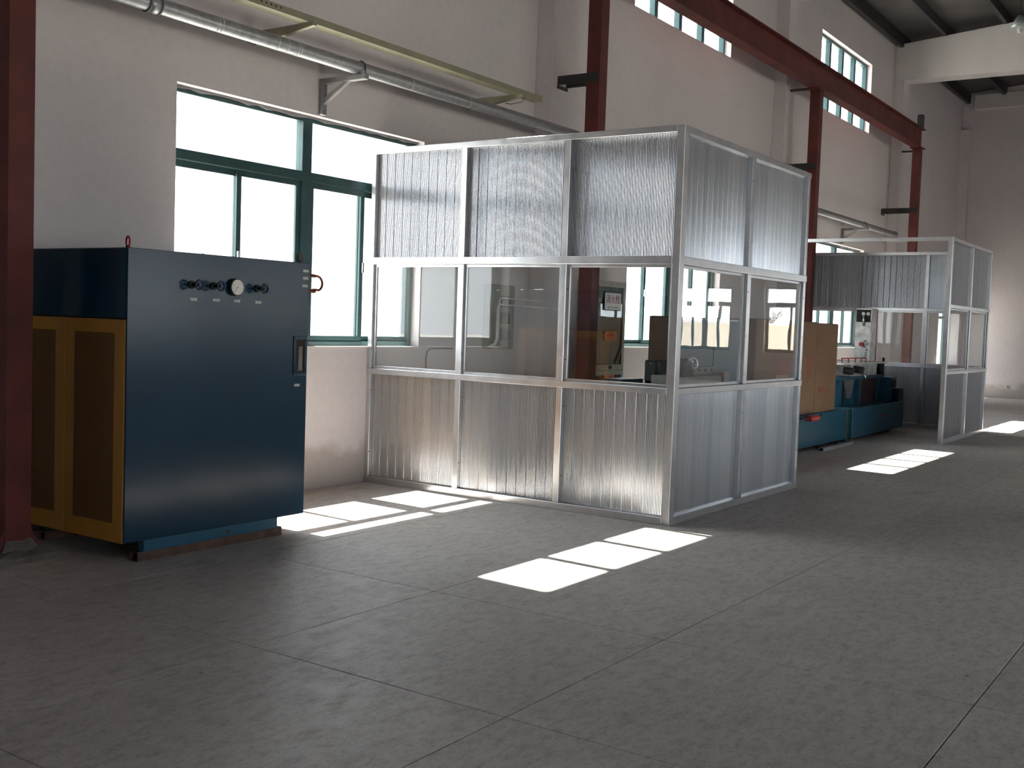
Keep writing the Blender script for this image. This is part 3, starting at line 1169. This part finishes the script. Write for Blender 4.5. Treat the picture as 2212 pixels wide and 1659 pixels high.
bx('lock', 12.38, 12.45, HF - .012, HF - .0065, 1.045, 1.085, 'dark_iron', dr)
sg = bx('sign_plate', 12.205, 12.625, HF - .012, HF - .0065, 1.805, 2.02, 'sign_white', hc, .002)
ring(MB(), 0, 12.195, 12.635, 1.795, 2.03, HF - .011, HF - .0068, .009).build('sign_rim', 'inner_dark', hc)
text('lettering', '消火栓', .125, (12.415, HF - .0125, 1.935), 'sign_red', hc, stretch=1.0)
text('lettering', 'FIRE HYDRANT', .034, (12.415, HF - .0125, 1.833), 'text_grey', hc, stretch=1.2)
MB().prism([(12.215, HF - .0065, 1.47), (12.26, HF - .0065, 1.53), (12.545, HF - .0065, 1.53), (12.545, HF - .0065, 1.41), (12.26, HF - .0065, 1.41)], (0, -.003, 0)).build('arrow_label', 'orange_label', hc)
text('lettering', '◂火警119', .055, (12.40, HF - .0102, 1.478), 'text_red', hc)
bx('print_line', 12.29, 12.50, HF - .0102, HF - .0096, 1.432, 1.438, 'text_red', hc)
bx('warning_label', 12.265, 12.525, HF - .0095, HF - .0065, .865, .967, 'orange_label', hc)
text('lettering', '灭火器箱', .055, (12.395, HF - .0102, .925), 'text_red', hc)
bx('print_line', 12.30, 12.49, HF - .0102, HF - .0096, .882, .888, 'text_red', hc)
MB().tube([(12.54, HF - .001, 1.12), (12.70, HF - .001, 1.30)], .014, 6).build('hose_nozzle', 'wood_handle', hc)

# pendant lamp under the roof beyond the concrete beam edge
pl = empty('pendant_lamp', (23.6, 4.28, 7.7), 'small unlit glass pendant lamp hanging under the roof at the picture edge', 'lamp')
MB().cyl((23.6, 4.28, 7.95), (23.6, 4.28, roof_z(4.28) - .01), .008, seg=6).build('cord', 'dark_steel', pl)
MB().cyl((23.6, 4.28, 7.95), (23.6, 4.28, 7.70), .05, .20, seg=20).build('lamp_shade', 'lamp_shade', pl)
MB().cyl((23.6, 4.28, 7.72), (23.6, 4.28, 7.62), .05, .035, seg=12).build('bulb', 'white_face', pl)

# ------------------------------------------------------------------ production line running through the booths
ln = empty('machine_bed', (15.0, 5.4, 0), 'long low blue machine bed running from the near booth into the far booth', 'machine')
MY = 4.95
bx('bed_section', 10.62, 16.10, MY + .02, 5.90, .05, .50, 'machine_blue_light', ln, .008)
bx('bed_section', 16.24, 19.04, MY - .03, 5.90, .06, .50, 'machine_blue_light', ln, .008)
bx('joint_post', 16.105, 16.235, MY + .01, 5.88, .0, .49, 'machine_green', ln, .006)
for x in (11.2, 13.2, 15.2, 17.2, 18.7):
    bx('foot', x - .1, x + .1, MY + .12, MY + .26, 0, .055, 'dark_iron', ln)
    bx('foot', x - .1, x + .1, 5.66, 5.80, 0, .055, 'dark_iron', ln)
bx('maker_plate', 17.75, 17.98, MY - .034, MY - .0305, .30, .335, 'red_paint', ln)
MB().cyl((14.95, MY + .0195, .47), (14.95, MY + .012, .47), .02, seg=12).build('bolt', 'dark_iron', ln)
hollow_tube('floor_channel', 14.62, 15.95, 4.80, 4.86, 0, .045, .006, 'galvanised', None)
tag(bpy.data.objects['floor_channel'], 'loose grey metal channel lying on the floor along the blue machine bed', 'channel')
cl = empty('toggle_clamp', (14.35, 4.92, .44), 'dark red toggle clamp fixed to the bed front under the tall carton', 'clamp')
bx('clamp_body', 14.30, 14.62, 4.86, 4.9695, .42, .49, 'red_paint', cl, .02)
bx('clamp_lever', 14.0, 14.30, 4.90, 4.94, .455, .475, 'dark_iron', cl, .006)

# blue control cabinet inside the near booth
cc = empty('control_cabinet', (11.6, 5.4, .5), 'tall blue control cabinet with brown side inside the nearest booth', 'cabinet')
bx('cabinet_body', 10.58, 12.50, 5.115, 5.42, .501, 1.725, bl, cc, .006)
bx('side_panel', 10.555, 10.579, 5.112, 5.42, .51, 1.72, 'brown_board', cc, .004)
for a, b in ((10.60, 11.53), (11.55, 12.48)):
    d = bx('door', a, b, 5.10, 5.1145, .52, 1.70, 'machine_blue_light', cc, .004)
    bx('handle', b - .08, b - .05, 5.08, 5.0995, 1.0, 1.12, 'chrome', d, .004)

# cartons standing on the bed
ct = empty('cardboard_carton', (13.6, 5.2, .5), 'wide brown cardboard carton with a red printed block, behind the booth glass', 'carton', 'cartons on the machine bed')
bx('carton_body', 12.53, 14.72, 5.0, 5.55, .501, 1.742, 'cardboard', ct, .006)
bx('print_block', 13.20, 13.84, 4.9985, 4.9998, 1.08, 1.27, 'carton_print', ct)
bx('print_block', 14.40, 14.56, 4.9985, 4.9998, .98, 1.30, 'carton_print', ct)
for k in range(6):
    bx('print_mark', 13.26 + k * .075, 13.30 + k * .075, 4.9985, 4.9998, 1.0, 1.05, 'carton_ink', ct)
bx('carton_flap', 12.54, 14.71, 5.01, 5.27, 1.7425, 1.747, 'cardboard', ct)
c3 = empty('cardboard_carton', (15.1, 5.2, .5), 'narrow tall brown cardboard carton standing right of the wide carton', 'carton', 'cartons on the machine bed')
bx('carton_body', 14.735, 15.62, 5.0, 5.50, .501, 1.732, 'cardboard', c3, .006)
bx('print_block', 14.85, 15.25, 4.9985, 4.9998, .78, .86, 'carton_print', c3)
bx('carton_flap', 14.745, 15.61, 5.01, 5.25, 1.7325, 1.737, 'cardboard', c3)

# lathe-like bench with handwheel in front of the control cabinet
lb = empty('machine_bench', (10.2, 4.65, 0), 'beige machine bench with a dark saddle and chrome handwheel inside the nearest booth', 'machine')
bx('bed', 9.72, 10.70, 4.60, 4.95, 1.00, 1.13, 'beige_bed', lb, .006)
bx('back_rail', 9.86, 10.66, 4.70, 4.74, 1.1305, 1.215, 'beige_bed', lb, .004)
for k in range(5):
    MB().cyl((9.98 + k * .155, 4.6995, 1.18), (9.98 + k * .155, 4.692, 1.18), .012, seg=8).build('bolt', 'dark_iron', lb)
bx('end_block', 10.66, 10.80, 4.58, 4.72, 1.02, 1.165, 'beige_bed', lb, .008)
bx('pedestal', 9.85, 10.55, 4.66, 4.90, 0, .999, 'machine_blue', lb, .008)
sd = MB().prism([(9.62, 4.56, 1.131), (9.86, 4.56, 1.131), (9.82, 4.56, 1.24), (9.72, 4.56, 1.31), (9.64, 4.56, 1.24)], (0, .12, 0)).build('saddle', 'dark_iron', lb)
MB().cyl((9.52, 4.62, 1.268), (9.97, 4.62, 1.255), .008, seg=8).build('shaft', 'chrome', lb)
pts = []
for k in range(24):
    a = 2 * math.pi * k / 24
    pts.append((9.97 + .012 * math.cos(a), 4.62 + .052 * math.sin(a), 1.25 + .062 * math.cos(a)))
hw = MB().tube(pts, .008, 8, closed=True)
for k in range(3):
    a = 2 * math.pi * k / 3 + .4
    hw.cyl((9.97, 4.62, 1.25), (9.97 + .012 * math.cos(a), 4.62 + .052 * math.sin(a), 1.25 + .062 * math.cos(a)), .006, seg=6)
hw.build('handwheel', 'chrome', lb)
MB().cyl((10.52, 4.66, 1.11), (10.52, 4.5998, 1.03), .010, seg=8).build('lever', 'sign_white', lb)

# dark fixture left of the saddle, seen through the open sash
fx = empty('die_fixture', (9.7, 5.0, 0), 'dark iron clamping fixture on a stand behind the booth glass', 'fixture')
bx('stand', 9.45, 10.1, 4.99, 5.4, 0, 1.0, 'machine_blue', fx, .01)
bx('base_block', 9.15, 10.20, 4.97, 5.42, 1.0005, 1.05, 'dark_iron', fx, .006)
bx('side_step', 9.17, 9.62, 4.98, 5.2, 1.0505, 1.095, 'dark_iron', fx, .006)
for x in (9.95, 10.20):
    bx('jaw', x - .05, x + .05, 4.985, 5.12, 1.0505 if x < 10.1 else 1.0505, 1.27, 'dark_iron', fx, .012)
MB().cyl((9.9, 5.05, 1.24), (10.33, 5.05, 1.235), .007, seg=8).build('spindle', 'chrome', fx)

# extruder unit on the bed inside the far booth
ex = empty('extruder_unit', (17.6, 5.4, .5), 'blue framed extruder unit with steel hopper box and dark openings in the far booth', 'machine')
b_ = 'machine_blue_light'
for x in (16.45, 17.02, 17.42, 18.44):
    bx('frame_leg', x - .06, x + .06, 5.18, 5.30, .5005, .90, b_, ex, .006)
    bx('frame_leg', x - .06, x + .06, 5.68, 5.80, .5005, .90, b_, ex, .006)
bx('frame_top', 16.30, 18.62, 5.15, 5.82, .9005, .95, b_, ex, .006)
bx('motor_recess', 17.49, 18.37, 5.22, 5.66, .5005, .899, 'maroon_dark', ex)
bx('hopper_box', 16.82, 18.18, 5.16, 5.62, .9505, 1.135, 'steel_bright', ex, .006)
bx('ledge', 16.25, 18.60, 5.10, 5.80, 1.1355, 1.165, 'white_mark', ex, .003)
MB().prism([(16.50, 5.15, .9), (17.0, 5.15, .9), (16.82, 5.15, .62), (16.68, 5.15, .62)], (0, .028, 0)).build('chute', 'steel_sheet', ex)
for x, z in ((16.48, 1.05), (16.98, 1.06)):
    MB().cyl((x, 5.16, z), (x, 5.02, z - .01), .055, seg=14).build('valve_knob', 'black_rubber', ex)
    MB().cyl((x + .10, 5.10, z - .0), (x + .10, 5.05, z - .02), .03, .05, seg=12).build('chrome_cap', 'chrome', ex)
MB().tube([(17.05, 5.08, 1.0), (17.08, 5.02, .97), (17.09, 5.0, .90)], .016, 8).build('tap', 'chrome', ex)
# red guard rail
m_ = MB()
m_.tube([(16.26, 5.14, 1.232), (17.52, 5.14, 1.232)], .009, 6)
for x in (16.3, 16.62, 16.95, 17.25, 17.5):
    m_.tube([(x, 5.14, 1.1655), (x, 5.14, 1.232)], .009, 6)
m_.build('guard_rail', 'red_paint', ex)
# right-hand gear housing
bx('gear_housing', 18.64, 19.02, 5.05, 5.80, .5005, .905, b_, ex, .012)
bx('gear_window', 18.70, 18.96, 5.043, 5.0495, .73, .86, 'inner_dark', ex)
MB().prism([(18.72, 4.93, .501), (19.03, 4.93, .501), (19.03, 4.93, .60), (18.98, 4.93, .72), (18.72, 4.93, .72)], (0, .115, 0)).build('terminal_box', 'machine_blue', ex)
MB().cyl((18.55, 5.20, .9505), (18.55, 5.20, 1.135), .06, seg=12).build('oil_cup', 'dark_iron', ex)
MB().cyl((18.48, 5.14, 1.1655), (18.48, 5.14, 1.23), .02, seg=8).build('oil_cap', 'dark_iron', ex)

# steel dosing column with red edge: its pipework side faces along the hall
dc = empty('dosing_column', (18.37, 5.42, 1.166), 'tall steel-sheet dosing column with a red edge standing on the extruder', 'machine')
bx('column_body', 18.216, 18.54, 5.295, 5.55, 1.166, 2.03, 'steel_sheet', dc, .004)
bx('front_sheet', 18.20, 18.2155, 5.30, 5.545, 1.166, 1.80, 'steel_sheet', dc, .002)
bx('recess', 18.205, 18.2155, 5.31, 5.54, 1.805, 2.01, 'inner_dark', dc)
for y in (5.41, 5.335):
    MB().cyl((18.2045, y, 1.94), (18.15, y, 1.94), .03, seg=12).build('fitting', 'chrome', dc)
MB().cyl((18.17, 5.41, 1.93), (18.17, 5.41, 1.74), .016, seg=8).build('drop_pipe', 'chrome', dc)
MB().cyl((18.1995, 5.43, 1.44), (18.15, 5.43, 1.44), .035, seg=14).build('red_knob', 'red_paint', dc)
bx('red_edge', 18.541, 18.57, 5.29, 5.54, 1.166, 2.02, 'red_paint', dc, .003)
for k in range(7):
    yy = 5.36 + random.uniform(-.03, .06)
    MB().cyl((18.1995, yy, 1.22 + k * .045), (18.18, yy + .01, 1.22 + k * .045), .022, .012, seg=8).build('foil_scrap', 'chrome', dc)
